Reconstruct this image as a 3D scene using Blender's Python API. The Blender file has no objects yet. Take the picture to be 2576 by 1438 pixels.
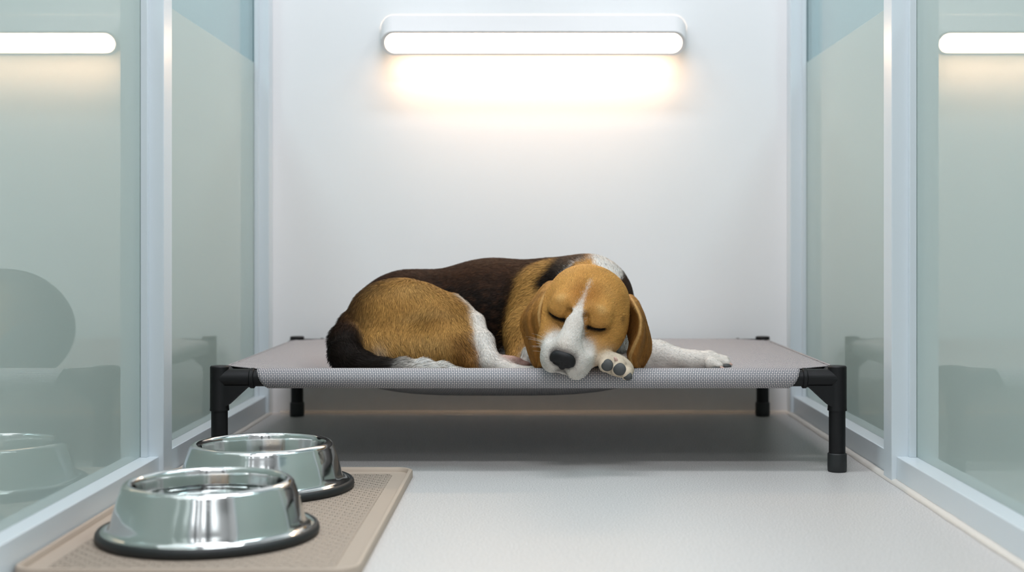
import bpy, bmesh, math, random
import numpy as np
from mathutils import Vector, Matrix
PI = math.pi
SC = bpy.context.scene
COL = SC.collection
rng = np.random.default_rng(7)

# ------------------------------------------------------------------ camera
FPX = 3290.0                      # focal length in pixels of the 2576 px wide frame
CX, CY, CAMZ = 1345.0, 620.0, 0.39
cam_d = bpy.data.cameras.new('camera')
cam = bpy.data.objects.new('camera', cam_d); COL.objects.link(cam)
cam.location = (0, 0, CAMZ); cam.rotation_euler = (PI/2, 0, 0)
cam_d.sensor_width = 36.0; cam_d.sensor_fit = 'HORIZONTAL'
cam_d.lens = FPX/2576*36
cam_d.shift_x = (1288-CX)/2576
cam_d.shift_y = -(719-CY)/2576
cam_d.clip_start = 0.05; cam_d.clip_end = 50
cam_d.dof.use_dof = True; cam_d.dof.focus_distance = 2.25; cam_d.dof.aperture_fstop = 2.9
SC.camera = cam
# ------------------------------------------------------------------ world, colour management
w = bpy.data.worlds.new('world'); SC.world = w; w.use_nodes = True
bg = w.node_tree.nodes['Background']
bg.inputs[0].default_value = (0.78, 0.89, 1.0, 1); bg.inputs[1].default_value = 0.5
SC.view_settings.view_transform = 'Standard'; SC.view_settings.look = 'None'
SC.view_settings.gamma = 1; SC.view_settings.use_curve_mapping = False
SC.view_settings.exposure = 0.52
SC.cycles.use_denoising = True; SC.cycles.use_adaptive_sampling = True; SC.cycles.adaptive_threshold = .06
SC.cycles.max_bounces = 6; SC.cycles.diffuse_bounces = 3; SC.cycles.glossy_bounces = 4
SC.cycles.transmission_bounces = 6; SC.cycles.transparent_max_bounces = 8
SC.cycles.caustics_reflective = False; SC.cycles.caustics_refractive = False

def area(name, loc, size, power, color, rot=(0, 0, 0)):
    l = bpy.data.lights.new(name, 'AREA'); l.shape = 'RECTANGLE'
    l.size, l.size_y = size; l.energy = power; l.color = color
    o = bpy.data.objects.new(name, l); o.location = loc; o.rotation_euler = rot
    COL.objects.link(o); return o
COOL = (0.93, 0.94, 1.0)
area('ceiling_panel_light', (0.0, 0.40, 2.44), (1.1, 0.25), 23, COOL)
area('ceiling_panel_light', (0.0, 1.95, 2.44), (1.1, 0.25), 14, COOL)
area('ceiling_panel_light', (-1.35, 1.5, 2.44), (0.5, 1.1), 24, COOL)
area('ceiling_panel_light', (1.35, 1.5, 2.44), (0.5, 1.1), 24, COOL)
area('ceiling_panel_light', (0.0, -1.0, 2.44), (1.6, 0.5), 12, COOL)
# unseen narrow lights added behind the camera to streak the steel bowls
for _x, _w in ((-1.0, .22), (-.45, .12), (.25, .30), (.95, .16)):
    area('added_streak_light', (_x, -1.96, 1.75), (_w, 1.2), 6*_w, (0.90, 0.95, 1.0), (PI/2, 0, 0))

# ------------------------------------------------------------------ helpers
def W(px, py, d):
    return Vector(((px-CX)*d/FPX, d, CAMZ-(py-CY)*d/FPX))
def srgb(r, g, b):
    f = lambda c: (c/255/12.92) if c/255 <= .04045 else ((c/255+.055)/1.055)**2.4
    return (f(r), f(g), f(b))
def mesh_obj(name, bm, mat, parent=None, smooth=True, bevel=None):
    me = bpy.data.meshes.new(name)
    bmesh.ops.recalc_face_normals(bm, faces=bm.faces)
    bm.to_mesh(me); bm.free()
    o = bpy.data.objects.new(name, me); COL.objects.link(o)
    if parent: o.parent = parent
    me.materials.append(mat)
    if smooth:
        me.polygons.foreach_set('use_smooth', [True]*len(me.polygons))
        if smooth != 'all': me.set_sharp_from_angle(angle=math.radians(38))
    if bevel:
        m = o.modifiers.new('bevel', 'BEVEL'); m.width = bevel; m.segments = 3; m.limit_method = 'ANGLE'
        m.harden_normals = False
    return o
def np_obj(name, V, F, mat, parent=None, smooth=True):
    me = bpy.data.meshes.new(name)
    me.from_pydata([tuple(v) for v in V], [], [tuple(f) for f in F])
    o = bpy.data.objects.new(name, me); COL.objects.link(o)
    if parent: o.parent = parent
    me.materials.append(mat)
    if smooth: me.polygons.foreach_set('use_smooth', [True]*len(me.polygons))
    return o
def empty(name, label=None, cat=None, loc=(0, 0, 0), group=None):
    o = bpy.data.objects.new(name, None); COL.objects.link(o); o.location = loc
    if label: o['label'] = label
    if cat: o['category'] = cat
    if group: o['group'] = group
    return o
def box(bm, x0, x1, y0, y1, z0, z1):
    vs = [bm.verts.new(p) for p in ((x0,y0,z0),(x1,y0,z0),(x1,y1,z0),(x0,y1,z0),(x0,y0,z1),(x1,y0,z1),(x1,y1,z1),(x0,y1,z1))]
    for f in ((0,3,2,1),(4,5,6,7),(0,1,5,4),(1,2,6,5),(2,3,7,6),(3,0,4,7)): bm.faces.new([vs[i] for i in f])
def boxo(name, b, mat, parent=None, bevel=.0015):
    bm = bmesh.new(); box(bm, *b); return mesh_obj(name, bm, mat, parent, True, bevel)
def lathe(bm, prof, c=(0, 0, 0), n=96, axis='z'):
    rings = []
    for r, z in prof:
        if r < 1e-6: p = [(0, 0, z)]
        else: p = [(r*math.cos(2*PI*i/n), r*math.sin(2*PI*i/n), z) for i in range(n)]
        if axis == 'x': p = [(q[2], q[0], q[1]) for q in p]
        if axis == 'y': p = [(q[0], q[2], q[1]) for q in p]
        rings.append([bm.verts.new((q[0]+c[0], q[1]+c[1], q[2]+c[2])) for q in p])
    for a, b in zip(rings, rings[1:]):
        for i in range(n):
            j = (i+1) % n
            if len(a) == 1 and len(b) == 1: continue
            if len(a) == 1: bm.faces.new((a[0], b[i], b[j]))
            elif len(b) == 1: bm.faces.new((a[i], a[j], b[0]))
            else: bm.faces.new((a[i], a[j], b[j], b[i]))
def kind(o, k): o['kind'] = k; return o

# ------------------------------------------------------------------ materials
def mat(name, base, rough=.5, metal=0, **kw):
    m = bpy.data.materials.new(name); m.use_nodes = True
    b = m.node_tree.nodes['Principled BSDF']
    b.inputs['Base Color'].default_value = (*base, 1); b.inputs['Roughness'].default_value = rough
    b.inputs['Metallic'].default_value = metal
    for k, v in kw.items(): b.inputs[k.replace('_', ' ')].default_value = v
    return m
def N(m, t, **kw):
    n = m.node_tree.nodes.new(t)
    for k, v in kw.items(): setattr(n, k, v)
    return n
def L(m, a, b): m.node_tree.links.new(a, b)
def noise_bump(m, scale, strength, dist=.001, detail=3):
    b = m.node_tree.nodes['Principled BSDF']
    tc = N(m, 'ShaderNodeTexCoord'); n = N(m, 'ShaderNodeTexNoise'); bp = N(m, 'ShaderNodeBump')
    n.inputs['Scale'].default_value = scale; n.inputs['Detail'].default_value = detail
    bp.inputs['Strength'].default_value = strength; bp.inputs['Distance'].default_value = dist
    L(m, tc.outputs['Object'], n.inputs['Vector']); L(m, n.outputs['Fac'], bp.inputs['Height']); L(m, bp.outputs['Normal'], b.inputs['Normal'])
    return n
def noise_color(m, scale, c0, c1, lo=.35, hi=.65, detail=4):
    b = m.node_tree.nodes['Principled BSDF']
    tc = N(m, 'ShaderNodeTexCoord'); n = N(m, 'ShaderNodeTexNoise'); r = N(m, 'ShaderNodeValToRGB')
    n.inputs['Scale'].default_value = scale; n.inputs['Detail'].default_value = detail
    r.color_ramp.elements[0].position = lo; r.color_ramp.elements[1].position = hi
    r.color_ramp.elements[0].color = (*c0, 1); r.color_ramp.elements[1].color = (*c1, 1)
    L(m, tc.outputs['Object'], n.inputs['Vector']); L(m, n.outputs['Fac'], r.inputs['Fac']); L(m, r.outputs['Color'], b.inputs['Base Color'])
    return r
M_wall = mat('wall_paint', (.86, .855, .85), .45); noise_bump(M_wall, 60, .04)
M_ceil = mat('ceiling_paint', (.75, .76, .77), .8); noise_bump(M_ceil, 80, .1)
M_room = mat('corridor_paint', (.52, .53, .525), .8); noise_bump(M_room, 60, .05)
M_floor = mat('epoxy_floor', (.5, .5, .49), .42)
noise_color(M_floor, 420, (.44, .425, .405), (.66, .635, .61), .38, .62); noise_bump(M_floor, 300, .12, .0006)
M_seal = mat('sealant', (.66, .62, .56), .5); noise_bump(M_seal, 90, .3, .002)
M_alu = mat('white_aluminium', (.68, .745, .775), .28); noise_bump(M_alu, 40, .03)
M_black = mat('black_plastic', (.004, .004, .0045), .5, Specular_IOR_Level=.3); noise_bump(M_black, 500, .1, .0004)
M_rubber = mat('black_rubber', (.012, .014, .014), .55); noise_bump(M_rubber, 300, .15, .0005)
M_steel = mat('brushed_steel', (.72, .735, .72), .11, 1.0)
_n = noise_bump(M_steel, 6, .10, .004, 2)
M_water = mat('water', (.93, .97, .96), .0, 0, IOR=1.33, Transmission_Weight=1.0); noise_bump(M_water, 12, .05)
M_lamp = mat('lamp_housing', (.74, .72, .71), .4); noise_bump(M_lamp, 60, .02)

def glass_mat(name, frosted):
    m = bpy.data.materials.new(name); m.use_nodes = True; nt = m.node_tree; nt.nodes.clear()
    out = N(m, 'ShaderNodeOutputMaterial'); mix = N(m, 'ShaderNodeMixShader'); fr = N(m, 'ShaderNodeFresnel')
    gl = N(m, 'ShaderNodeBsdfGlossy'); gl.inputs['Color'].default_value = (.95, 1, .98, 1)
    gl.inputs['Roughness'].default_value = .015
    io = 1.75 if frosted else 1.6
    ge = N(m, 'ShaderNodeNewGeometry'); mr = N(m, 'ShaderNodeMapRange')
    mr.inputs['To Min'].default_value = io; mr.inputs['To Max'].default_value = 1/io
    L(m, ge.outputs['Backfacing'], mr.inputs['Value']); L(m, mr.outputs[0], fr.inputs['IOR'])
    if frosted:
        d = N(m, 'ShaderNodeBsdfDiffuse'); d.inputs['Color'].default_value = (.40, .52, .49, 1)
        t = N(m, 'ShaderNodeBsdfTranslucent'); t.inputs['Color'].default_value = (.66, .77, .73, 1)
        tc = N(m, 'ShaderNodeTexCoord'); ns = N(m, 'ShaderNodeTexNoise'); ns.inputs['Scale'].default_value = 2.2
        ra = N(m, 'ShaderNodeValToRGB'); ra.color_ramp.elements[0].color = (.58, .665, .63, 1); ra.color_ramp.elements[1].color = (.65, .71, .675, 1)
        L(m, tc.outputs['Object'], ns.inputs['Vector']); L(m, ns.outputs['Fac'], ra.inputs['Fac']); L(m, ra.outputs['Color'], d.inputs['Color'])
        body = N(m, 'ShaderNodeMixShader'); body.inputs[0].default_value = .5
        L(m, d.outputs[0], body.inputs[1]); L(m, t.outputs[0], body.inputs[2])
    else:
        body = N(m, 'ShaderNodeBsdfTransparent'); body.inputs[0].default_value = (.66, .76, .765, 1)
    L(m, fr.outputs[0], mix.inputs[0]); L(m, body.outputs[0], mix.inputs[1]); L(m, gl.outputs[0], mix.inputs[2])
    L(m, mix.outputs[0], out.inputs['Surface']); return m
M_frost = glass_mat('frosted_glass', True)
M_clear = glass_mat('clear_glass', False)
def emit(name, col, s):
    m = bpy.data.materials.new(name); m.use_nodes = True; m.node_tree.nodes.clear()
    o = N(m, 'ShaderNodeOutputMaterial'); e = N(m, 'ShaderNodeEmission')
    e.inputs[0].default_value = (*col, 1); e.inputs[1].default_value = s; L(m, e.outputs[0], o.inputs['Surface']); return m
WARM = (1.0, .78, .54)
M_diff = emit('lamp_diffuser', (1.0, .72, .48), 17.0)
M_under = emit('lamp_underside', WARM, 2.5)

# mat rubber with staggered little ridges
M_mat = mat('silicone_mat', srgb(176, 160, 144), .6)
def mat_pattern(m):
    b = m.node_tree.nodes['Principled BSDF']
    uv = N(m, 'ShaderNodeUVMap'); br = N(m, 'ShaderNodeTexBrick'); bp = N(m, 'ShaderNodeBump')
    br.inputs['Scale'].default_value = 1; br.inputs['Brick Width'].default_value = .018; br.inputs['Row Height'].default_value = .010
    br.inputs['Mortar Size'].default_value = .0026; br.inputs['Mortar Smooth'].default_value = .8
    bp.inputs['Strength'].default_value = 1.0; bp.inputs['Distance'].default_value = .004
    bp.invert = True
    L(m, uv.outputs[0], br.inputs['Vector']); L(m, br.outputs['Fac'], bp.inputs['Height']); L(m, bp.outputs[0], b.inputs['Normal'])
M_matp = mat('silicone_mat_ridged', srgb(176, 160, 144), .6); mat_pattern(M_matp)

# woven sling fabric
M_fab = mat('woven_mesh_fabric', (.4, .4, .4), .7)
def weave(m, p=.0031):
    b = m.node_tree.nodes['Principled BSDF']
    uv = N(m, 'ShaderNodeUVMap'); sp = N(m, 'ShaderNodeSeparateXYZ'); L(m, uv.outputs[0], sp.inputs[0])
    def mt(op, a, bb=None):
        n = N(m, 'ShaderNodeMath', operation=op)
        for i, v in enumerate((a, bb)):
            if v is None: continue
            if isinstance(v, (int, float)): n.inputs[i].default_value = v
            else: L(m, v, n.inputs[i])
        return n.outputs[0]
    sx = mt('SINE', mt('MULTIPLY', sp.outputs[0], PI/p)); sy = mt('SINE', mt('MULTIPLY', sp.outputs[1], PI/p))
    ax = mt('ABSOLUTE', sx); ay = mt('ABSOLUTE', sy)
    prod = mt('MULTIPLY', ax, ay)
    h = mt('POWER', prod, .55)
    sgn = mt('MULTIPLY', sx, sy); tw = mt('MULTIPLY', mt('GREATER_THAN', sgn, 0), .16)
    f = mt('SUBTRACT', h, tw)
    r = N(m, 'ShaderNodeValToRGB'); r.color_ramp.elements[0].color = (.04, .06, .09, 1); r.color_ramp.elements[1].color = (.74, .665, .63, 1)
    r.color_ramp.elements[0].position = .25; r.color_ramp.elements[1].position = .85
    L(m, f, r.inputs[0]); L(m, r.outputs[0], b.inputs['Base Color'])
    bp = N(m, 'ShaderNodeBump'); bp.inputs['Strength'].default_value = .5; bp.inputs['Distance'].default_value = .0006
    L(m, f, bp.inputs['Height']); L(m, bp.outputs[0], b.inputs['Normal'])
weave(M_fab)

# ------------------------------------------------------------------ setting
YW = 3.07                       # back wall
kind(boxo('floor', (-1.95, 1.95, -2.1, YW+.1, -.1, 0), M_floor, None, None), 'structure')
kind(boxo('wall_back', (-1.95, 1.95, YW, YW+.1, 0, 2.5), M_wall, None, None), 'structure')
kind(boxo('wall_front', (-1.95, 1.95, -2.1, -2.0, 0, 2.5), M_room, None, None), 'structure')
kind(boxo('wall_left', (-1.95, -1.85, -2.0, YW, 0, 2.5), M_room, None, None), 'structure')
kind(boxo('wall_right', (1.85, 1.95, -2.0, YW, 0, 2.5), M_room, None, None), 'structure')
kind(boxo('ceiling', (-1.95, 1.95, -2.1, YW+.1, 2.5, 2.6), M_ceil, None, None), 'structure')
M_streak_panel = mat('dark_panel_paint', (.05, .06, .06), .5); noise_bump(M_streak_panel, 40, .05)  # unseen dark panels, added as dark strips between the bowls' bright reflections
kind(boxo('dark_streak_panel_1', (-.82, -.58, -2.0, -1.965, 0, 2.1), M_streak_panel), 'structure')
kind(boxo('dark_streak_panel_2', (.50, .80, -2.0, -1.965, 0, 2.1), M_streak_panel), 'structure')
def strip(name, pts, r, m):
    """half-round sealant bead laid along the joint"""
    bm = bmesh.new(); rings = []
    for k, (p, nrm) in enumerate(pts):
        ring = []
        for j in range(7):
            a = PI/2*j/6
            rr = r*(1+.05*math.sin(k*1.7)+.03*math.sin(k*.6+1))
            ring.append(bm.verts.new((p[0]+nrm[0]*rr*math.cos(a), p[1]+nrm[1]*rr*math.cos(a), max(.0004, rr*.7*math.sin(a)))))
        ring.append(bm.verts.new((p[0], p[1], .0004)))
        rings.append(ring)
    for a, b in zip(rings, rings[1:]):
        for j in range(7): bm.faces.new((a[j], a[j+1], b[j+1], b[j]))
    return kind(mesh_obj(name, bm, m, None, 'all'), 'structure')
strip('trim_1', [((-.597+1.194*i/30, YW-.0002), (0, -1)) for i in range(31)], .008, M_seal)
strip('trim_2', [((.5968, .85+2.2*i/50), (-1, 0)) for i in range(51)], .010, M_seal)
strip('trim_3', [((-.6198, 2.265+.78*i/20), (1, 0)) for i in range(21)], .008, M_seal)

# ------------------------------------------------------------------ glass partitions
def partition(s, xin, xg, lab):
    """s = -1 left, +1 right; xin = inner face of the rail, xg = inner face of the glass"""
    P = empty('glass_partition', lab, 'partition', (s*xin, .8, 0))
    off = Vector(P.location)
    def part(name, a, b, y0, y1, z0, z1, m, par=None, bev=.0015):
        x0, x1 = sorted((s*a, s*b))
        o = boxo(name, (x0-off.x, x1-off.x, y0-off.y, y1-off.y, z0, z1), m, par or P, bev); return o
    xo = xg+.006
    ZT = 1.75
    part('bottom_rail', xin, xin+.062, .80, 2.158, 0, .044, M_alu)
    part('bottom_rail', xin+.002, xin+.062, 2.208, YW-.042, 0, .044, M_alu)
    part('top_rail', xin, xin+.062, .80, YW-.001, ZT, ZT+.045, M_alu)
    part('post', xin-.008, xin+.062, 2.158, 2.208, 0, ZT, M_alu)
    part('post', xin-.005, xin+.062, YW-.042, YW-.001, 0, ZT, M_alu)
    part('post', xin-.008, xin+.062, .75, .80, 0, ZT+.045, M_alu)
    # glazing beads in front of each post, at the glass line
    part('glazing_bead', xg-.012, xg-.0003, 2.148, 2.158, .044, ZT, M_alu, None, .001)
    part('glazing_bead', xg-.010, xg-.0003, YW-.052, YW-.042, .044, ZT, M_alu, None, .001)
    for y0, y1 in ((.80, 2.158), (2.208, YW-.042)):
        g = part('frosted_glass_pane', xg, xo, y0, y1, .044, .815, M_frost, None, .0004)
        g['label'] = 'pale green frosted lower glass'
        c = part('clear_glass_pane', xg+.001, xo-.001, y0, y1, .8152, ZT, M_clear, None, .0004)
        c['label'] = 'clear upper glass above the frosted band'
partition(-1, .620, .648, 'white framed frosted glass kennel partition on the left, behind the steel bowls')
partition(1, .597, .628, 'white framed frosted glass kennel partition on the right of the raised dog bed')

# ------------------------------------------------------------------ wall lamp
def stadium(wd, ht, n=24):
    r = ht/2; a = wd/2-r; pts = []
    for i in range(n+1):
        t = -PI/2+PI*i/n; pts.append((a+r*math.cos(t), r*math.sin(t)))
    for i in range(n+1):
        t = PI/2+PI*i/n; pts.append((-a+r*math.cos(t), r*math.sin(t)))
    return pts
def lamp():
    c = W(1342, 109, 2.975)
    T = empty('wall_lamp', 'long pill-shaped white wall lamp glowing warm on the back wall', 'lamp', (c.x, YW, c.z))
    loc = Vector(T.location)
    th = math.radians(27)
    ax = Vector((0, -math.cos(th), -math.sin(th)))     # outward normal of the face
    up = Vector((0, -math.sin(th), math.cos(th)))
    def ring(bm, wd, ht, s, du=0):
        vs = []
        for x, u in stadium(wd, ht):
            p = Vector((x, 0, 0)) + up*(u+du) + ax*s + (c-loc)
            vs.append(p)
        return vs
    wd = 770*2.975/FPX; ht = 66*2.975/FPX
    bm = bmesh.new(); rings = []
    spec = [(wd, ht, 'wall', 0), (wd, ht, -.004, 0), (wd-.003, ht-.003, 0, 0), (wd-.020, ht-.014, -.0008, 0), (wd-.024, ht-.016, -.006, 0)]
    for a, b, s, du in spec:
        if s == 'wall':
            vs = ring(bm, a, b, -.004)
            q = []
            for p in vs:
                t = (-.0006-p.y)/(-ax.y)                # slide back along the axis to the wall plane
                p = p - ax*t; p.x *= 1.031; q.append(p)
            vs = q
        else: vs = ring(bm, a, b, s, du)
        rings.append([bm.verts.new(p) for p in vs])
    for a, b in zip(rings, rings[1:]):
        n = len(a)
        for i in range(n): bm.faces.new((a[i], a[(i+1) % n], b[(i+1) % n], b[i]))
    mesh_obj('housing', bm, M_lamp, T)
    bm = bmesh.new()
    a = [bm.verts.new(p) for p in ring(bm, wd-.0225, ht-.0155, -.005)]; b = [bm.verts.new(p) for p in ring(bm, wd-.030, ht-.022, -.0016)]
    n = len(a)
    for i in range(n): bm.faces.new((a[i], a[(i+1) % n], b[(i+1) % n], b[i]))
    bm.faces.new(b)
    mesh_obj('diffuser', bm, M_diff, T)
    # light slot along the underside, tucked behind the lip of the face
    zb = min(p.z for p in ring(None, wd, ht, -.004))
    bm = bmesh.new()
    def under(y): return zb+(y+.079)*math.tan(th)-.0015
    a = wd/2-.035
    q = [(-a, -.070), (a, -.070), (a, -.045), (-a, -.045)]
    lo_ = [bm.verts.new((x, y, under(y)-.0012)) for x, y in q]; hi_ = [bm.verts.new((x, y, under(y)+.002)) for x, y in q]
    bm.faces.new(lo_); bm.faces.new(hi_)
    for i in range(4): bm.faces.new((lo_[i], lo_[(i+1) % 4], hi_[(i+1) % 4], hi_[i]))
    o = mesh_obj('downlight_strip', bm, M_under, T, False)
    l = bpy.data.lights.new('lamp_light', 'AREA'); l.shape = 'RECTANGLE'; l.size = wd-.05; l.size_y = .022; l.energy = .50; l.color = (1.0, .66, .44)
    l.spread = math.radians(150)
    lo = bpy.data.objects.new('lamp_light', l); COL.objects.link(lo); lo.parent = T
    lo.location = (0, -.062, under(-.062)-.006); lo.rotation_euler = (math.radians(42), 0, 0)
lamp()

# ------------------------------------------------------------------ raised bed
BX0, BX1, BY0, BY1, RZ, RT = -.547, .525, 2.27, 3.012, .162, .0142
def sag(x, y):
    u = (x-BX0)/(BX1-BX0); v = (y-BY0)/(BY1-BY0)
    if not (0 < u < 1 and 0 < v < 1): return 0
    e = 1-abs(2*u-1)**5
    return .083*math.exp(-((x+.08)/.36)**4)*math.sin(PI*v)**.9*e
def fab_z(x, y): return RZ+RT+.0022-sag(x, y)
BED = empty('raised_dog_bed', 'raised dog bed with grey woven mesh sling on black pipe legs', 'dog bed', ((BX0+BX1)/2, (BY0+BY1)/2, 0))
def bed():
    o0 = Vector(BED.location)
    def tube(name, p, q, r, m, par, caps=0.0):
        p = Vector(p)-o0; q = Vector(q)-o0
        ax = 'xyz'[max(range(3), key=lambda i: abs(q[i]-p[i]))]
        i = 'xyz'.index(ax); lo, hi = sorted((p[i], q[i]))
        c = [p.x, p.y, p.z]; c[i] = 0
        bm = bmesh.new(); bv = .0015
        lathe(bm, [(0, lo), (r-bv, lo), (r, lo+bv), (r, hi-bv), (r-bv, hi), (0, hi)], c, 40, ax)
        return mesh_obj(name, bm, m, par)
    for x in (BX0, BX1): tube('side_rail', (x, BY0+.05, RZ), (x, BY1-.05, RZ), RT, M_black, BED)
    for y in (BY0, BY1): tube('long_rail', (BX0+.05, y, RZ), (BX1-.05, y, RZ), RT, M_black, BED)
    for x, sx in ((BX0, 1), (BX1, -1)):
        for y, sy in ((BY0, 1), (BY1, -1)):
            lg = tube('leg', (x, y, .012), (x, y, .12), RT, M_black, BED)
            bm = bmesh.new()
            lathe(bm, [(0, 0), (.0150, 0), (.0163, .002), (.0166, .010), (.0164, .031), (.0150, .0325), (.0143, .0325)], (x-o0.x, y-o0.y, 0), 40)
            mesh_obj('foot_cap', bm, M_rubber, lg)
            # three way corner connector with a gusset
            bm = bmesh.new(); R = .0166
            lathe(bm, [(RT, .106), (R, .106), (R, .1085), (R-.0004, .111), (R-.0004, .1815), (R-.002, .1835), (0, .1838)], (x-o0.x, y-o0.y, 0), 40)
            for ax, s, cc in (('x', sx, (0, y-o0.y, RZ)), ('y', sy, (x-o0.x, 0, RZ))):
                base = (x-o0.x) if ax == 'x' else (y-o0.y)
                e = .061 if ax == 'x' else .052
                pr = [(0, base), (R-.0006, base), (R-.0006, base+s*(e-.008)), (R+.0012, base+s*(e-.006)), (R+.0012, base+s*(e-.001)), (R, base+s*e), (RT, base+s*e)]
                lathe(bm, pr, cc, 40, ax)
            # gussets under both arms
            for ax, s in (('x', sx), ('y', sy)):
                t = .0125; pts = [(.008, .150), (.058, .150), (.050, .147), (.0165, .116), (.008, .112)]
                ring = []
                for side in (-t, t):
                    r2 = []
                    for a, z in pts:
                        if ax == 'x': r2.append(bm.verts.new((x-o0.x+s*a, y-o0.y+side, z)))
                        else: r2.append(bm.verts.new((x-o0.x+side, y-o0.y+s*a, z)))
                    ring.append(r2)
                for i in range(5): bm.faces.new((ring[0][i], ring[0][(i+1) % 5], ring[1][(i+1) % 5], ring[1][i]))
                bm.faces.new(ring[0]); bm.faces.new(ring[1])
            mesh_obj('corner_connector', bm, M_black, BED)
    # fabric sling
    V, F, UV = [], [], []
    def grid(fn, nu, nv):
        b = len(V)
        for j in range(nv+1):
            for i in range(nu+1):
                p, uv = fn(i/nu, j/nv); V.append((p[0]-o0.x, p[1]-o0.y, p[2])); UV.append(uv)
        for j in range(nv):
            for i in range(nu):
                a = b+j*(nu+1)+i; F.append((a, a+1, a+nu+2, a+nu+1))
    RF = RT+.0022; cx, cy = .068, .060
    def edge(v):
        t = min(v, 1-v)*(BY1-BY0); return cx*max(0, 1-t/cy)
    def sheet(u, v):
        e = edge(v); x = BX0+e+(BX1-BX0-2*e)*u; y = BY0+(BY1-BY0)*v
        z = fab_z(x, y)
        c = min(max(0, .17-math.hypot(x-X, (y-Y)*1.2)) for X in (BX0, BX1) for Y in (BY0, BY1)) if False else 0
        for X in (BX0, BX1):
            for Y in (BY0, BY1):
                d = math.hypot(x-X, y-Y)
                z += .0012*math.sin(d*120+X*9)*math.exp(-((d-.10)/.07)**2)*(min(v, 1-v)*2)**.5
        return (x, y, z), (x, y)
    grid(sheet, 150, 110)
    def wrap_long(Y, s):
        def f(u, v):
            a = v*math.radians(205)
            e = cx-.002 + .020*v*v*1.6 if v < .8 else cx+.0185-.002
            xx = BX0+e+(BX1-BX0-2*e)*u
            return (xx, Y-s*RF*math.sin(a), RZ+RF*math.cos(a)), (xx, Y-s*RF*a)
        return f
    grid(wrap_long(BY0, 1), 160, 20); grid(wrap_long(BY1, -1), 160, 20)
    def wrap_side(X, s):
        def f(u, v):
            a = v*math.radians(205); e = cy+.012*v
            yy = BY0+e+(BY1-BY0-2*e)*u
            return (X-s*RF*math.sin(a), yy, RZ+RF*math.cos(a)), (X-s*RF*a, yy)
        return f
    grid(wrap_side(BX0, 1), 110, 20); grid(wrap_side(BX1, -1), 110, 20)
    o = np_obj('fabric_sling', V, F, M_fab, BED)
    uvl = o.data.uv_layers.new(name='UVMap')
    li = np.zeros(len(o.data.loops), dtype=np.int32); o.data.loops.foreach_get('vertex_index', li)
    uvl.data.foreach_set('uv', np.array(UV, dtype=np.float32)[li].ravel())
    s = o.modifiers.new('thickness', 'SOLIDIFY'); s.thickness = .0012; s.offset = -1 
    o['label'] = 'grey woven mesh fabric sling'
bed()

# ------------------------------------------------------------------ feeding mat
def rrect(x0, x1, y0, y1, r, n=10):
    pts = []
    for cx, cy, a0 in ((x1-r, y0+r, -PI/2), (x1-r, y1-r, 0), (x0+r, y1-r, PI/2), (x0+r, y0+r, PI)):
        for i in range(n+1):
            a = a0+PI/2*i/n; pts.append((cx+r*math.cos(a), cy+r*math.sin(a)))
    return pts
MX0, MX1, MY0, MY1 = -.6185, -.2065, 1.532, 2.243
def feeding_mat():
    T = empty('feeding_mat', 'taupe rubber feeding mat with raised rim under the two steel bowls', 'mat', ((MX0+MX1)/2, (MY0+MY1)/2, 0))
    ox, oy = T.location.x, T.location.y
    prof = [(0, .0003, 30), (0, .0095, 30), (.0012, .0120, 30), (.004, .0130, 29), (.0068, .0122, 28), (.0085, .0095, 27), (.0095, .0058, 26), (.0125, .0050, 24)]
    bm = bmesh.new(); rings = []
    for ins, z, r in prof:
        rr = max(.03-ins, .012)
        rings.append([bm.verts.new((x-ox, y-oy, z)) for x, y in rrect(MX0+ins, MX1-ins, MY0+ins, MY1-ins, rr)])
    for a, b in zip(rings, rings[1:]):
        n = len(a)
        for i in range(n): bm.faces.new((a[i], a[(i+1) % n], b[(i+1) % n], b[i]))
    bm.faces.new(rings[0]); bm.faces.new(rings[-1])
    mesh_obj('mat_body', bm, M_mat, T)
    ins = .034
    bm = bmesh.new(); uvl = bm.loops.layers.uv.new('UVMap')
    top = [bm.verts.new((x-ox, y-oy, .0060)) for x, y in rrect(MX0+ins, MX1-ins, MY0+ins, MY1-ins, .01)]
    bot = [bm.verts.new((v.co.x*1.006, v.co.y*1.004, .0050)) for v in top]
    bm.faces.new(top); n = len(top)
    for i in range(n): bm.faces.new((top[i], top[(i+1) % n], bot[(i+1) % n], bot[i]))
    for f in bm.faces:
        for l in f.loops: l[uvl].uv = (l.vert.co.x+5, l.vert.co.y+5)
    o = mesh_obj('ridged_surface', bm, M_matp, T)
feeding_mat()
ZM = .0062

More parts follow.
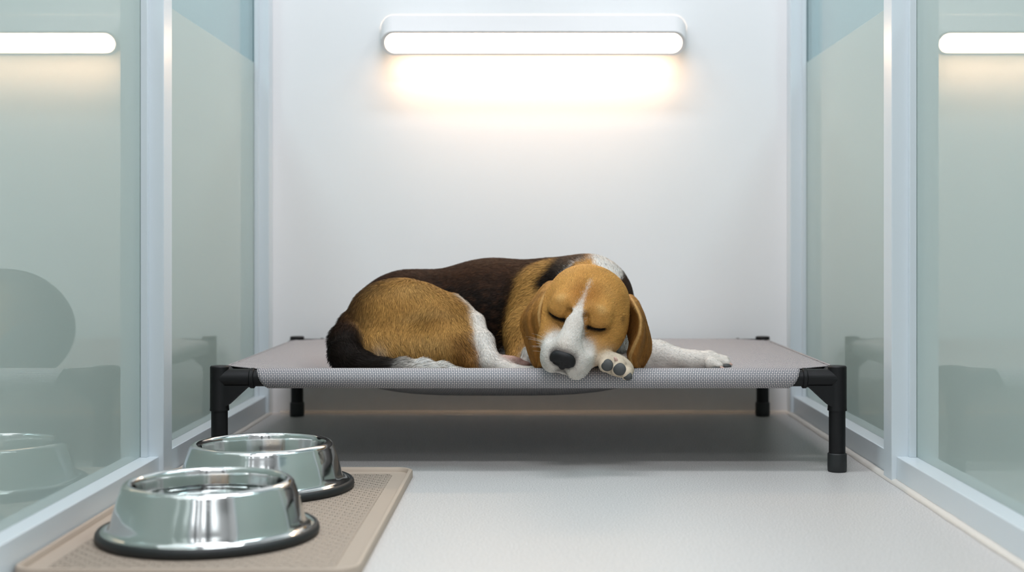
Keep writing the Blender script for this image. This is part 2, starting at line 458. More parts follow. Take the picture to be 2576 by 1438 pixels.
# ------------------------------------------------------------------ bowls
def bowl(x, y, lab):
    T = empty('dog_bowl', lab, 'dog bowl', (x, y, ZM), 'steel dog bowls on the feeding mat')
    prof = [(0, .0045), (.112, .0045), (.128, .0050), (.1365, .0075), (.1390, .0105), (.1385, .0125), (.1340, .0128), (.1290, .0150), (.1262, .0210), (.1240, .0300),
            (.1195, .0470), (.1150, .0600), (.1130, .0655), (.1118, .0690), (.1098, .0716), (.1068, .0733), (.1035, .0738), (.1005, .0729), (.0985, .0706), (.0974, .0670),
            (.0962, .055), (.0940, .038), (.0895, .024), (.081, .0155), (.066, .0118), (0, .0105)]
    # smooth the profile
    P = [Vector((a, b, 0)) for a, b in prof]; Q = []
    for i in range(len(P)-1):
        p0, p1, p2, p3 = P[max(i-1, 0)], P[i], P[i+1], P[min(i+2, len(P)-1)]
        for k in range(4):
            t = k/4; Q.append(.5*((2*p1)+(p2-p0)*t+(2*p0-5*p1+4*p2-p3)*t*t+(3*p1-p0-3*p2+p3)*t**3))
    Q.append(P[-1])
    bm = bmesh.new(); lathe(bm, [(max(q.x, 0) if i not in (0, len(Q)-1) else 0, q.y) for i, q in enumerate(Q)], n=160)
    for v in bm.verts:                              # slight unevenness of the spun steel
        a = math.atan2(v.co.y, v.co.x)+x*3; g = 1+.0030*(math.sin(7*a)+.8*math.sin(11*a+1.3)+.6*math.sin(19*a+y*9))
        v.co.x *= g; v.co.y *= g
    mesh_obj('steel_shell', bm, M_steel, T, 'all')
    bm = bmesh.new()
    lathe(bm, [(.120, .0002), (.1425, .0002), (.1448, .0018), (.1455, .0055), (.1450, .0098), (.1432, .0125), (.1405, .0135), (.1385, .0128), (.1390, .0100), (.1360, .0066), (.128, .0042), (.120, .0040), (.120, .0002)], n=160)
    mesh_obj('rubber_ring', bm, M_rubber, T, 'all')['label'] = 'black rubber ring around the base'
    return T
bowl(-.4337, 1.742, 'nearer steel dog bowl, filled with water, on the taupe mat')
bowl(-.4335, 2.080, 'farther steel dog bowl, partly hidden behind the nearer one, beside the bed leg')
bm = bmesh.new()
lathe(bm, [(0, .0118), (.062, .0130), (.078, .0172), (.0872, .0255), (.0920, .0385), (.0943, .0500), (.0940, .0511), (.0925, .0508), (0, .0508)], n=128)
wt = mesh_obj('drinking_water', bm, M_water, None); wt.location = (-.4337, 1.742, ZM)
wt['label'] = 'clear drinking water filling the nearer steel bowl'; wt['category'] = 'water'

# ------------------------------------------------------------------ the sleeping dog
# implicit shapes blended together, polygonised to one continuous skin
def A(v): return np.array(v, dtype=np.float64)
def _n(v): v = A(v); return v/np.linalg.norm(v)
HF = _n((-.33, -.66, -.67)); HR = A((.95, -.19, -.25)); HR = _n(HR-HF*HR.dot(HF)); HU = -np.cross(HR, HF)
EYE = A(W(1450, 812, 2.225))
H0 = EYE-HF*.062-HU*.012
def HL(x, y, z): return H0+HR*x+HF*y+HU*z
def PW(px, py, d): return A(W(px, py, d))
WHITE = A(srgb(242, 232, 220)); TAN = A(srgb(200, 148, 80)); DTAN = A(srgb(142, 97, 46)); BLK = A(srgb(30, 22, 17))
SAD = A(srgb(66, 42, 27)); LTAN = A(srgb(206, 164, 104)); HTAN = A(srgb(214, 155, 82)); PINK = A(srgb(205, 165, 150))
prims = []
def rc(a, b, ra, rb, col, k=.02, flow=None, ln=.008, op=1):
    prims.append(dict(t='rc', a=A(a), b=A(b), ra=ra, rb=rb, col=col, k=k, flow=flow, ln=ln, op=op))
def el(c, r, col, k=.02, axes=None, flow=None, ln=.008, op=1):
    M = np.eye(3) if axes is None else np.array(axes)          # rows = local axes
    prims.append(dict(t='el', c=A(c), r=A(r), M=M, col=col, k=k, flow=flow, ln=ln, op=op))
def dist(p, P):
    if p['t'] == 'rc':
        ba = p['b']-p['a']; l2 = ba.dot(ba); pa = P-p['a']
        h = np.clip((pa@ba)/l2, 0, 1)
        q = pa-h[..., None]*ba
        return np.sqrt((q*q).sum(-1))-(p['ra']*(1-h)+p['rb']*h)
    q = (P-p['c'])@p['M'].T
    k0 = np.sqrt(((q/p['r'])**2).sum(-1)); k1 = np.sqrt(((q/p['r']**2)**2).sum(-1))
    return np.where(k1 > 1e-9, k0*(k0-1)/np.maximum(k1, 1e-9), -p['r'].min())
def bounds(p):
    if p['t'] == 'rc':
        lo = np.minimum(p['a']-p['ra'], p['b']-p['rb']); hi = np.maximum(p['a']+p['ra'], p['b']+p['rb'])
    else:
        e = np.sqrt(((p['M']*p['r'][:, None])**2).sum(0)); lo, hi = p['c']-e, p['c']+e
    return lo, hi
HAX = [HR, HF, HU]
BACK = (-1, 0, -.25)
# trunk, rump and shoulders
el(PW(1015, 828, 2.60), (.116, .105, .106), SAD, .03, None, (-.8, 0, -.6))                    # rump
rc(PW(1040, 800, 2.60), PW(1230, 788, 2.60), .089, .099, SAD, .04, BACK)                      # loin
rc(PW(1230, 788, 2.60), PW(1385, 776, 2.56), .099, .099, SAD, .04, BACK)                      # ribs
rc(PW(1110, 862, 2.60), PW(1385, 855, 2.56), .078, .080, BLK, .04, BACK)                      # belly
rc(PW(1245, 925, 2.56), PW(1330, 905, 2.50), .030, .040, WHITE, .03, BACK)                    # belly underline
rc(PW(1385, 755, 2.50), PW(1343, 840, 2.45), .070, .052, TAN, .03, (-.9, 0, -.45), .011)      # near shoulder
rc(PW(1336, 850, 2.44), PW(1306, 915, 2.40), .046, .026, TAN, .025, (-.2, 0, -1), .009)       # near upper arm
el(PW(1478, 765, 2.50), (.088, .095, .095), DTAN, .035, None, (-.5, .6, .3), .010)            # neck ruff
el(PW(1490, 850, 2.43), (.080, .085, .062), WHITE, .03, None, (0, -.3, -1), .009)             # chest
rc(PW(1478, 755, 2.45), PW(1468, 780, 2.36), .070, .055, HTAN, .03, (-.3, .8, .3), .006)      # nape to skull
# haunch and hind leg on the near side
el(PW(1030, 830, 2.47), (.122, .062, .090), TAN, .016, [_n((1, 0, -.10)), _n((0, 1, 0)), _n((.10, 0, 1))], (.10, 0, -1), .012)
el(PW(1000, 780, 2.49), (.085, .062, .058), TAN, .02, None, (-.6, 0, -.7), .010)
rc(PW(1120, 830, 2.44), PW(1160, 880, 2.41), .055, .040, TAN, .03, (.15, 0, -1), .011)        # knee
rc(PW(1160, 885, 2.39), PW(1192, 915, 2.36), .030, .018, DTAN, .025, (.25, 0, -1), .012)      # feathering at the hock
rc(PW(1146, 752, 2.475), PW(1196, 808, 2.435), .005, .013, WHITE, .020, (.4, 0, -1), .005)    # white stripe down the stifle
rc(PW(1198, 812, 2.43), PW(1217, 860, 2.39), .013, .016, WHITE, .020, (.4, 0, -1), .005)
rc(PW(1217, 860, 2.39), PW(1236, 908, 2.35), .017, .016, WHITE, .015, (.35, 0, -1), .006)
rc(PW(1236, 910, 2.35), PW(1295, 934, 2.315), .0155, .0105, WHITE, .012, (1, 0, -.2), .005)
rc(PW(1295, 934, 2.315), PW(1395, 937, 2.305), .0105, .011, WHITE, .010, (1, 0, -.1), .004)
rc(PW(950, 890, 2.43), PW(1130, 893, 2.40), .038, .036, TAN, .035, (.35, 0, -1), .015)
el(PW(958, 893, 2.405), (.016, .014, .014), WHITE, .015, None, (.3, 0, -.9), .013)
# far fore paw tucked under (toes seen behind the hind foot)
rc(PW(1266, 909, 2.352), PW(1290, 911, 2.348), .0125, .0120, PINK, .006, (1, 0, 0), .002)
el(PW(1299, 911, 2.340), (.0130, .010, .0095), A(srgb(130, 98, 88)), .004, None, (1, 0, 0), .002)
el(PW(1318, 918, 2.338), (.0125, .010, .0080), A(srgb(140, 105, 95)), .004, None, (1, 0, 0), .002)
rc(PW(1322, 918, 2.36), PW(1332, 888, 2.37), .012, .014, WHITE, .010, (.2, 0, -1), .006)
# tail wrapping round the rump
T_ = [(935, 800, 2.52, .026), (893, 825, 2.475, .030), (870, 858, 2.43, .0300), (869, 893, 2.385, .0285), (908, 921, 2.342, .0245), (960, 931, 2.322, .0190), (1010, 928, 2.314, .0165), (1060, 929, 2.310, .0150), (1110, 932, 2.308, .0120), (1165, 937, 2.304, .0070)]
for a, b in zip(T_, T_[1:]):
    pa, pb = PW(*a[:3]), PW(*b[:3])
    rc(pa, pb, a[3], b[3], BLK if a[0] < 1000 else WHITE, .012, _n(pb-pa), .016 if a[0] < 1100 else .013)
# far fore leg stretched to the right
rc(PW(1560, 895, 2.43), PW(1655, 893, 2.40), .048, .0245, WHITE, .02, (1, 0, -.2), .005)
rc(PW(1655, 893, 2.40), PW(1742, 906, 2.37), .0245, .0165, WHITE, .016, (1, 0, -.2), .004)
rc(PW(1600, 925, 2.40), PW(1690, 925, 2.39), .024, .012, A(srgb(205, 190, 185)), .012, (1, 0, 0), .004)
rc(PW(1745, 906, 2.365), PW(1785, 905, 2.35), .0165, .0175, WHITE, .012, (1, 0, -.2), .004)
for tx, ty, td, ex, ey, r in ((1790, 913, 2.325, 1806, 921, .0115), (1800, 905, 2.345, 1826, 914, .0115), (1795, 902, 2.365, 1824, 906, .0105)):
    rc(PW(tx, ty, td), PW(ex, ey, td-.004), r*1.05, r*.85, WHITE, .004, (1, 0, -.3), .003)
NB = len(prims)
# head
el(HL(0, .002, -.008), (.073, .068, .058), HTAN, .02, HAX, None, .0045)          # skull
el(HL(0, -.026, -.004), (.056, .042, .042), HTAN, .03, HAX, None, .005)           # occiput
for s in (-1, 1):
    el(HL(s*.049, .028, -.026), (.031, .044, .036), HTAN, .02, HAX, None, .004)   # cheek
    el(HL(s*.030, .038, .031), (.0200, .014, .012), HTAN, .018, HAX, None, .0035) # brow
    el(HL(s*.036, .050, .018), (.0175, .0140, .0125), HTAN, .012, HAX, None, .0025)# closed eyeball under the lid
    el(HL(s*.0215, .106, -.027), (.0240, .035, .034), WHITE, .012, HAX, None, .003)# flews
    el(HL(s*.045, .062, -.034), (.020, .034, .028), HTAN, .018, HAX, None, .0035)
rc(HL(0, .038, .024), HL(0, .112, .006), .0220, .0195, HTAN, .016, None, .003)   # bridge
rc(HL(0, .050, -.050), HL(0, .106, -.048), .028, .0175, WHITE, .012, None, .003)  # lower jaw
el(HL(0, .121, -.001), (.0195, .013, .017), A(srgb(60, 55, 55)), .006, HAX, None, .0015)    # nose root
# carved: median furrow, eye slits, corner of the lips
rc(HL(0, -.02, .0565), HL(0, .048, .0520), .007, .009, HTAN, .012, op=-1)
for s in (-1, 1): rc(HL(s*.022, .080, .012), HL(s*.033, .100, -.001), .006, .006, HTAN, .014, op=-1)
for s in (-1, 1): rc(HL(s*.014, .020, .0590), HL(s*.052, .034, .0440), .0045, .004, HTAN, .014, op=-1)
for s in (-1, 1): rc(HL(s*.014, .058, .030), HL(s*.020, .070, .018), .005, .004, HTAN, .012, op=-1)
EYES = [(.0225, .0640, .0120), (.0300, .0655, .0108), (.0385, .0630, .0112), (.0460, .0575, .0130)]
for s in (-1, 1):
    e = [HL(s*a, b, c) for a, b, c in EYES]
    for a, b in zip(e, e[1:]): rc(a, b, .0034, .0030, BLK, .003, op=-1)
rc(HL(0, .136, -.022), HL(0, .130, -.042), .0015, .0015, BLK, .004, op=-1)

NE = len(prims)
# near fore leg folded under the chin, paw on the rail with the pads to the camera
rc(PW(1600, 905, 2.40), PW(1575, 912, 2.31), .026, .0165, WHITE, .004, (-.3, -.9, -.1), .004)
rc(PW(1575, 912, 2.31), PW(1553, 913, 2.258), .0165, .0165, WHITE, .006, (-.3, -.9, -.1), .003)
PAX = [_n((.88, -.15, -.40)), _n((.12, -1, .0)), _n((.40, .05, .88))]
PAW = PW(1547, 916, 2.228)
el(PAW, (.0345, .0165, .0195), A(srgb(226, 208, 184)), .004, PAX, (0, -1, 0), .0018)
for u, v, r in ((-.0165, -.005, .0150), (.0055, -.002, .0160), (.0230, -.005, .0120)):
    el(PAW+PAX[0]*u+PAX[1]*.010+PAX[2]*v, (r*.80, .0140, r*1.04), A(srgb(224, 205, 180)), .002, PAX, (0, -.5, .3), .0012)

def field(P, shape=None, origin=None, h=None):
    """blended distance on a grid (shape given) or on loose points"""
    d = np.full(P.shape[:-1], .08)
    for p in prims:
        lo, hi = bounds(p); m = .008+p['k']*1.3
        if shape is not None:
            a = np.maximum(0, np.floor((lo-m-origin)/h)).astype(int); b = np.minimum(shape, np.ceil((hi+m-origin)/h)+1).astype(int)
            sl = tuple(slice(i, j) for i, j in zip(a, b)); X = P[sl]; D = d[sl]
        else:
            sel = ((P > lo-m) & (P < hi+m)).all(-1); X = P[sel]; D = d[sel]
        if X.size == 0: continue
        q = dist(p, X); k = p['k']
        if p['op'] > 0:
            t = np.maximum(k-np.abs(D-q), 0)/k; r = np.minimum(D, q)-t*t*k*.25
        else:
            t = np.maximum(k-np.abs(D+q), 0)/k; r = np.maximum(D, -q)+t*t*k*.25
        if shape is not None: d[sl] = r
        else: d[sel] = r
    return d
def surface_nets(F, origin, h):
    nx, ny, nz = F.shape; S = F < 0
    cell = np.zeros((nx-1, ny-1, nz-1), dtype=np.int8)
    for i in (0, 1):
        for j in (0, 1):
            for k in (0, 1): cell += S[i:nx-1+i, j:ny-1+j, k:nz-1+k]
    act = (cell > 0) & (cell < 8); ids = np.argwhere(act)
    index = np.full(cell.shape, -1, dtype=np.int64); index[act] = np.arange(len(ids))
    acc = np.zeros((len(ids), 3)); cnt = np.zeros(len(ids))
    I, J, K = ids.T
    C = [(a, b, c) for a in (0, 1) for b in (0, 1) for c in (0, 1)]
    for a in C:
        for ax in range(3):
            if a[ax]: continue
            b = list(a); b[ax] = 1
            fa = F[I+a[0], J+a[1], K+a[2]]; fb = F[I+b[0], J+b[1], K+b[2]]
            m = (fa < 0) != (fb < 0); t = fa[m]/(fa[m]-fb[m])
            p = np.tile(A(a), (m.sum(), 1)); p[:, ax] += t
            acc[m] += p; cnt[m] += 1
    V = (ids+acc/cnt[:, None])*h+origin
    quads = []
    for ax in range(3):
        b1, b2 = [(1, 2), (2, 0), (0, 1)][ax]
        sl0 = [slice(1, -1)]*3; sl1 = [slice(1, -1)]*3
        sl0[ax] = slice(0, -1); sl1[ax] = slice(1, None)
        s0, s1 = S[tuple(sl0)], S[tuple(sl1)]
        for flip, m in ((0, s0 & ~s1), (1, ~s0 & s1)):
            e = np.argwhere(m)
            if not len(e): continue
            e = e+1; e[:, ax] -= 1
            def c(d1, d2):
                q = e.copy(); q[:, b1] -= d1; q[:, b2] -= d2; return index[q[:, 0], q[:, 1], q[:, 2]]
            q = np.stack([c(0, 0), c(1, 0), c(1, 1), c(0, 1)], 1)
            quads.append(q[:, ::-1] if flip else q)
    return V, np.concatenate(quads)
def grad(P):
    e = .0012; g = np.zeros_like(P)
    for i in range(3):
        o = np.zeros(3); o[i] = e; g[:, i] = field(P+o)-field(P-o)
    return g/np.maximum(np.linalg.norm(g, axis=1), 1e-9)[:, None]
def wob(P, s, seed=0.0):
    x, y, z = (P*s).T+seed
    return (np.sin(x*1.1+1.7*np.sin(y*.9+.3))+np.sin(y*1.3+1.9*np.sin(z*1.1+1))+np.sin(z*1.2+1.6*np.sin(x*.8+2)))/3
def seg_d(P, a, b):
    ba = b-a; h = np.clip(((P-a)@ba)/ba.dot(ba), 0, 1); return np.linalg.norm(P-a-h[:, None]*ba, axis=1), h
def coat(P, Nn, jit=.003):
    """coat colour, hair flow, hair length"""
    P0 = P; P = P+rng.normal(0, jit, P.shape)
    D = np.stack([dist(p, P)-.0 for p in prims], 1)
    op = np.array([p['op'] for p in prims]); D[:, op < 0] = 9
    Wt = np.exp(-(D-D.min(1, keepdims=True))/.0035); Wt /= Wt.sum(1, keepdims=True)
    cols = np.array([p['col'] for p in prims]); col = Wt@cols
    lens = Wt@np.array([p['ln'] for p in prims])
    isH = Wt[:, NB:NE].sum(1)
    q = (P-H0)@np.array(HAX).T                      # head coordinates
    fl = np.zeros((len(P), 3))
    for i, p in enumerate(prims):
        if p['flow'] is not None: fl += Wt[:, i:i+1]*_n(p['flow'])
    hq = (P0-H0)@np.array(HAX).T
    fh = np.stack([hq[:, 0]*9, -.65+0*hq[:, 0], np.where(hq[:, 1] > .05, -.25, .0)+0*hq[:, 0]], 1)@np.array(HAX)
    fl = fl*(1-isH[:, None])+isH[:, None]*fh
    def put(mask, c):                              # soft mask 0..1
        nonlocal col
        m = np.clip(mask, 0, 1)[:, None]; col = col*(1-m)+A(c)*m
    def sm(d, w): return np.clip(.5-d/w, 0, 1)
    body = 1-isH
    # saddle: darker flank, brown along the spine
    trunk = Wt[:, [1, 2, 3]].sum(1)
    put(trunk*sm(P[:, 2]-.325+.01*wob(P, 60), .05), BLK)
    put(trunk*.30*(wob(P, 220) > .25), A(srgb(92, 60, 40)))
    rump = Wt[:, 0]
    put(rump*sm(P[:, 0]+.345, .05), BLK)
    # haunch: light and dark hair bands
    ha = Wt[:, 10]+Wt[:, 11]+Wt[:, 12]+Wt[:, 19]
    put(ha*.40*np.clip(wob(P*A((1, 1, 2.2)), 38, 1.0), 0, 1), DTAN*.75)
    put(ha*.40*np.clip(wob(P*A((1, 1, 2.0)), 45, 4.0), 0, 1), LTAN)
    d, _ = seg_d(P, PW(865, 790, 2.45), PW(960, 705, 2.50)); put(body*sm(d-.040, .045)*.85, SAD)
    d, _ = seg_d(P, PW(940, 880, 2.41), PW(1120, 885, 2.38)); put(ha*sm(d-.018, .03)*.5*(wob(P*A((3, 1, 1)), 90) > -.2), LTAN)
    d, _ = seg_d(P, PW(885, 820, 2.42), PW(900, 880, 2.37)); put(ha*sm(d-.012, .02)*.8, SAD)
    dm = np.linalg.norm(P-HL(.0690, .022, .006), axis=1); put(isH*sm(dm-.006, .007)*.75, BLK*1.5)
    d, _ = seg_d(P, PW(1160, 870, 2.36), PW(1150, 920, 2.35)); put(body*(1-Wt[:, 14:18].sum(1))*(P[:, 0] > PW(1120, 0, 2.38)[0])*sm(d-.016, .02)*.45, DTAN*.6)
    # neck: black blanket edge, white collar stripe
    nk = Wt[:, 7]+Wt[:, 2]*0
    XZ = P*A((1, 0, 1))
    def sx(x0, y0, x1, y1, d=2.46): return seg_d(XZ, PW(x0, y0, d)*A((1, 0, 1)), PW(x1, y1, d)*A((1, 0, 1)))[0]
    up = body*(P[:, 2] > PW(0, 760, 2.44)[2])
    put(up*sm(sx(1372, 712, 1425, 655)-.016, .010), BLK)
    put(up*sm(sx(1425, 655, 1465, 645)-.008, .010), SAD*.7)
    put(up*sm(sx(1568, 695, 1600, 750)-.016, .010), SAD*.7)
    put(up*sm(sx(1408, 692, 1440, 660)-.0012, .003)*.6, WHITE*.8)
    put(up*sm(sx(1440, 660, 1485, 646)-.0010, .003)*.5, WHITE)
    put(up*sm(sx(1508, 653, 1552, 684)-.0135, .008), WHITE)
    # tail underside a little brown
    put(Wt[:, 22:26].sum(1)*.3*(wob(P, 300, 2) > .5), DTAN*.6)
    # face
    ax, y, z = np.abs(q[:, 0]), q[:, 1], q[:, 2]
    bz = np.interp(y, [-.012, .0, .03, .050, .064, .078, .094, .11], [.0, .0014, .0028, .0060, .0130, .0235, .036, .042])
    face = isH*(z > -.012-0*y)
    put(isH*sm(ax-bz, .003)*(y > -.012), WHITE)
    put(isH*sm((.090+.9*(ax-.020).clip(0)-y)+.2*(z < -.03)*0, .010), WHITE)
    put(isH*sm(-z-.0-.0-(-.052), .01)*(y > .055), WHITE)
    put(isH*sm(np.hypot(ax-.036, (y-.042)*1.1)-.0085, .008)*.6*(z > .02), LTAN*1.15)       # pale brow spots
    d = np.full(len(P), 9.0)
    for s in (-1, 1):
        e = [HL(s*a, b, c) for a, b, c in EYES]
        for a, b in zip(e, e[1:]):
            dd, _ = seg_d(P0, a, b); d = np.minimum(d, dd)
    for s in (-1, 1): put(isH*sm(seg_d(P, HL(s*.021, .067, .012), HL(s*.030, .090, -.002))[0]-.004, .007)*.45, DTAN*.8)
    put(isH*.22*np.clip(wob(P, 70, 5.0), 0, 1)*(z > .0), DTAN); put(isH*.22*np.clip(wob(P, 90, 1.0), 0, 1)*(z > .03)*(ax > bz+.004), LTAN)
    put(isH*sm(d-.0095, .010)*.45, DTAN*.7); put(isH*sm(d-.0052, .0030), BLK*.6)
    put(isH*sm(np.hypot(ax-.011, (y-.025)*.6)-.013, .02)*.75*(z > .02), A(srgb(158, 100, 40)))                      # russet beside the blaze
    dn = np.linalg.norm((q-A((0, .127, -.005)))/A((1.25, 1.0, 1.1)), axis=1)
    put(isH*sm(dn-.0205, .004)*.8, A(srgb(105, 95, 92)))
    put(isH*sm(np.hypot(q[:, 0]*.8, z+.038)-.0095, .009)*.75*(y > .1), A(srgb(72, 64, 64)))  # dark shading under the nose, painted into the coat colour
    dl = np.full(len(P), 9.0)
    for s in (-1, 1):
        lp = [HL(0, .136, -.040), HL(s*.012, .134, -.049), HL(s*.026, .126, -.053), HL(s*.040, .108, -.054)]
        for a, b in zip(lp, lp[1:]): dl = np.minimum(dl, seg_d(P, a, b)[0])
    put(isH*sm(dl-.0028, .004)*.45, A(srgb(110, 96, 92)))     # lip shade below the nose
    # clean flow
    fl = fl-Nn*(fl*Nn).sum(1, keepdims=True); fl /= np.maximum(np.linalg.norm(fl, axis=1), 1e-6)[:, None]
    return col, fl, lens

def coat_material(name, rough=.6):
    m = bpy.data.materials.new(name); m.use_nodes = True; b = m.node_tree.nodes['Principled BSDF']
    a = N(m, 'ShaderNodeAttribute', attribute_name='coat'); L(m, a.outputs['Color'], b.inputs['Base Color'])
    n = N(m, 'ShaderNodeAttribute', attribute_name='skin_normal'); L(m, n.outputs['Vector'], b.inputs['Normal'])
    b.inputs['Roughness'].default_value = rough; b.inputs['Specular IOR Level'].default_value = .12
    b.inputs['Sheen Weight'].default_value = .0; b.inputs['Sheen Roughness'].default_value = .5
    return m
M_coat = coat_material('dog_coat')

def big_mesh(name, V, T, col, nrm, m, parent, quads=None):
    """triangles T and quads as one mesh with coat colour and shading normal attributes"""
    me = bpy.data.meshes.new(name)
    nt = len(T); nq = 0 if quads is None else len(quads)
    me.vertices.add(len(V)); me.vertices.foreach_set('co', V.astype(np.float32).ravel())
    li = np.concatenate([quads.ravel(), T.ravel()]) if nq else T.ravel()
    me.loops.add(len(li)); me.loops.foreach_set('vertex_index', li.astype(np.int32))
    st = np.concatenate([np.arange(nq)*4, nq*4+np.arange(nt)*3]) if nq else np.arange(nt)*3
    me.polygons.add(nq+nt); me.polygons.foreach_set('loop_start', st.astype(np.int32))
    me.polygons.foreach_set('use_smooth', np.ones(nq+nt, dtype=bool))
    me.update(calc_edges=True)
    ca = me.attributes.new('coat', 'FLOAT_COLOR', 'POINT')
    ca.data.foreach_set('color', np.concatenate([col, np.ones((len(col), 1))], 1).astype(np.float32).ravel())
    na = me.attributes.new('skin_normal', 'FLOAT_VECTOR', 'POINT'); na.data.foreach_set('vector', nrm.astype(np.float32).ravel())
    me.materials.append(m); o = bpy.data.objects.new(name, me); COL.objects.link(o); o.parent = parent
    return o
def fur(V, F, Nv, n, colf, origin, weight=None, wid=.00042, lift=.35, skip=None):
    """blades of hair: returns verts, tris, colours, normals"""
    a, b, c = V[F[:, 0]], V[F[:, 1]], V[F[:, 2]]
    ar = np.linalg.norm(np.cross(b-a, c-a), axis=1)
    # favour what can be seen from the front half of the room and above
    cen = (a+b+c)/3; nn = Nv[F[:, 0]]
    vis = (nn*_n((0, -1, .35))).sum(1); ar = ar*np.clip(vis+.55, .06, 1)
    if weight is not None: ar = ar*weight(cen)
    idx = rng.choice(len(F), n, p=ar/ar.sum()); r1, r2 = rng.random(n), rng.random(n); s = np.sqrt(r1)
    wa, wb, wc = 1-s, s*(1-r2), s*r2
    P = a[idx]*wa[:, None]+b[idx]*wb[:, None]+c[idx]*wc[:, None]
    Nn = Nv[F[idx, 0]]*wa[:, None]+Nv[F[idx, 1]]*wb[:, None]+Nv[F[idx, 2]]*wc[:, None]
    Nn /= np.linalg.norm(Nn, axis=1)[:, None]
    if skip is not None:
        k = ~skip(P); P, Nn = P[k], Nn[k]; n = len(P)
    col, fl, ln = colf(P, Nn)
    sw = wob(P, 45, 3.0)*.35+rng.normal(0, .16, n)
    side = np.cross(Nn, fl); fl = fl+side*sw[:, None]; fl /= np.linalg.norm(fl, axis=1)[:, None]
    ln = ln*rng.uniform(.6, 1.25, n); li = (lift*rng.uniform(.5, 1.3, n))[:, None]
    dr = fl+Nn*li; dr /= np.linalg.norm(dr, axis=1)[:, None]
    mid = P+dr*(ln*.5)[:, None]; tip = mid+(dr-Nn*li*.8)*(ln*.5)[:, None]
    sd = np.cross(dr, Nn); sd += Nn*rng.normal(0, .4, n)[:, None]; sd /= np.linalg.norm(sd, axis=1)[:, None]
    wv = (wid*rng.uniform(.6, 1.3, n)*np.clip(ln/.006, .6, 1.3))[:, None]/2
    root = P-Nn*.0004
    VV = np.stack([root-sd*wv, root+sd*wv, mid-sd*wv*.8, mid+sd*wv*.8, tip], 1).reshape(-1, 3)
    base = np.arange(n)*5
    TT = np.concatenate([np.stack([base, base+1, base+3], 1), np.stack([base, base+3, base+2], 1), np.stack([base+2, base+3, base+4], 1)])
    tick = np.where((rng.random(n) < .16) & (ln > .0065), .38, 1.0)
    cv = np.clip(col*(rng.lognormal(0, .22, n)*tick)[:, None], 0, .92)
    CC = np.repeat(cv, 5, axis=0)
    NN = Nn+rng.normal(0, .22, (n, 3))+dr*.15; NN /= np.linalg.norm(NN, axis=1)[:, None]
    return VV, TT, CC, np.repeat(NN, 5, axis=0)

DOG = empty('dog', 'sleeping tricolour beagle curled up on the raised mesh bed', 'dog', tuple(PW(1250, 900, 2.45)))
DO = A(DOG.location)
def build_body(n_fur):
    h = .0022
    lo = np.min([bounds(p)[0] for p in prims if p['op'] > 0], 0)-.012; hi = np.max([bounds(p)[1] for p in prims if p['op'] > 0], 0)+.012
    shape = np.ceil((hi-lo)/h).astype(int)+1
    g = np.stack(np.meshgrid(*[lo[i]+h*np.arange(shape[i], dtype=np.float64) for i in range(3)], indexing='ij'), -1)
    F = field(g, shape, lo, h)
    # resting on the sling: nothing reaches below the fabric
    x, y = g[:, :, 0, 0], g[:, :, 0, 1]
    u = np.clip((x-BX0)/(BX1-BX0), 0, 1); v = np.clip((y-BY0)/(BY1-BY0), 0, 1)
    fz = RZ+RT+.0022-.083*np.exp(-((x+.08)/.36)**4)*np.maximum(np.sin(PI*v), 0)**.9*(1-np.abs(2*u-1)**5)
    inside = (y > BY0-.001)
    cut = (fz[:, :, None]+.0012)-g[..., 2]
    ramp = np.where(y < BY0, RZ+np.sqrt(np.maximum((RT+.004)**2-(BY0-y)**2, 0)), fz)
    cut = np.where((y > BY0-RT-.004)[:, :, None], (ramp[:, :, None]+.0012)-g[..., 2], -9)
    F = np.maximum(F, cut)
    del g, cut
    V, Q = surface_nets(F, lo, h)
    # light smoothing
    e = np.concatenate([Q[:, [0, 1]], Q[:, [1, 2]], Q[:, [2, 3]], Q[:, [3, 0]]])
    for _ in range(2):
        s = np.zeros_like(V); c = np.zeros(len(V))
        np.add.at(s, e[:, 0], V[e[:, 1]]); np.add.at(c, e[:, 0], 1)
        V = V*.5+.5*s/np.maximum(c, 1)[:, None]
    fn = np.cross(V[Q[:, 2]]-V[Q[:, 0]], V[Q[:, 3]]-V[Q[:, 1]])
    Nv = np.zeros_like(V)
    for k in range(4): np.add.at(Nv, Q[:, k], fn)
    Nv /= np.maximum(np.linalg.norm(Nv, axis=1), 1e-12)[:, None]
    if ((V-V.mean(0))*Nv).sum(1).mean() < 0: Nv = -Nv; Q = Q[:, ::-1]
    T = np.concatenate([Q[:, [0, 1, 2]], Q[:, [0, 2, 3]]])
    col, _, _ = coat(V, Nv, 0.0)
    pads = [(PAW+PAX[0]*u+PAX[1]*.018+PAX[2]*v) for u, v, r in ((-.016, -.0065, 0), (.0058, -.004, 0), (.0235, -.0085, 0))]
    eseg = [[HL(s*a, b, c) for a, b, c in EYES] for s in (-1, 1)]
    def skip(P):
        k = np.linalg.norm((P-HL(0, .130, -.006)), axis=1) < .0205
        for p in pads: k |= np.linalg.norm(P-p, axis=1) < .0122
        for e in eseg:
            for a, b in zip(e, e[1:]): k |= seg_d(P, a, b)[0] < .0036
        return k
    def wgt(c):                                     # denser where the hair is fine: head and paws
        dh = np.linalg.norm(c-H0, axis=1); return np.where(dh < .15, 3.0, 1.0)
    f = fur(V, T, Nv, n_fur, coat, DO, wgt, skip=skip)
    VV = np.concatenate([V, f[0]])-DO; TT = f[1]+len(V); CC = np.concatenate([col*.8, f[2]]); NN = np.concatenate([Nv, f[3]])
    o = big_mesh('body', VV, TT, CC, NN, M_coat, DOG, quads=Q)
    return o
import os
NF = 330000
build_body(NF)

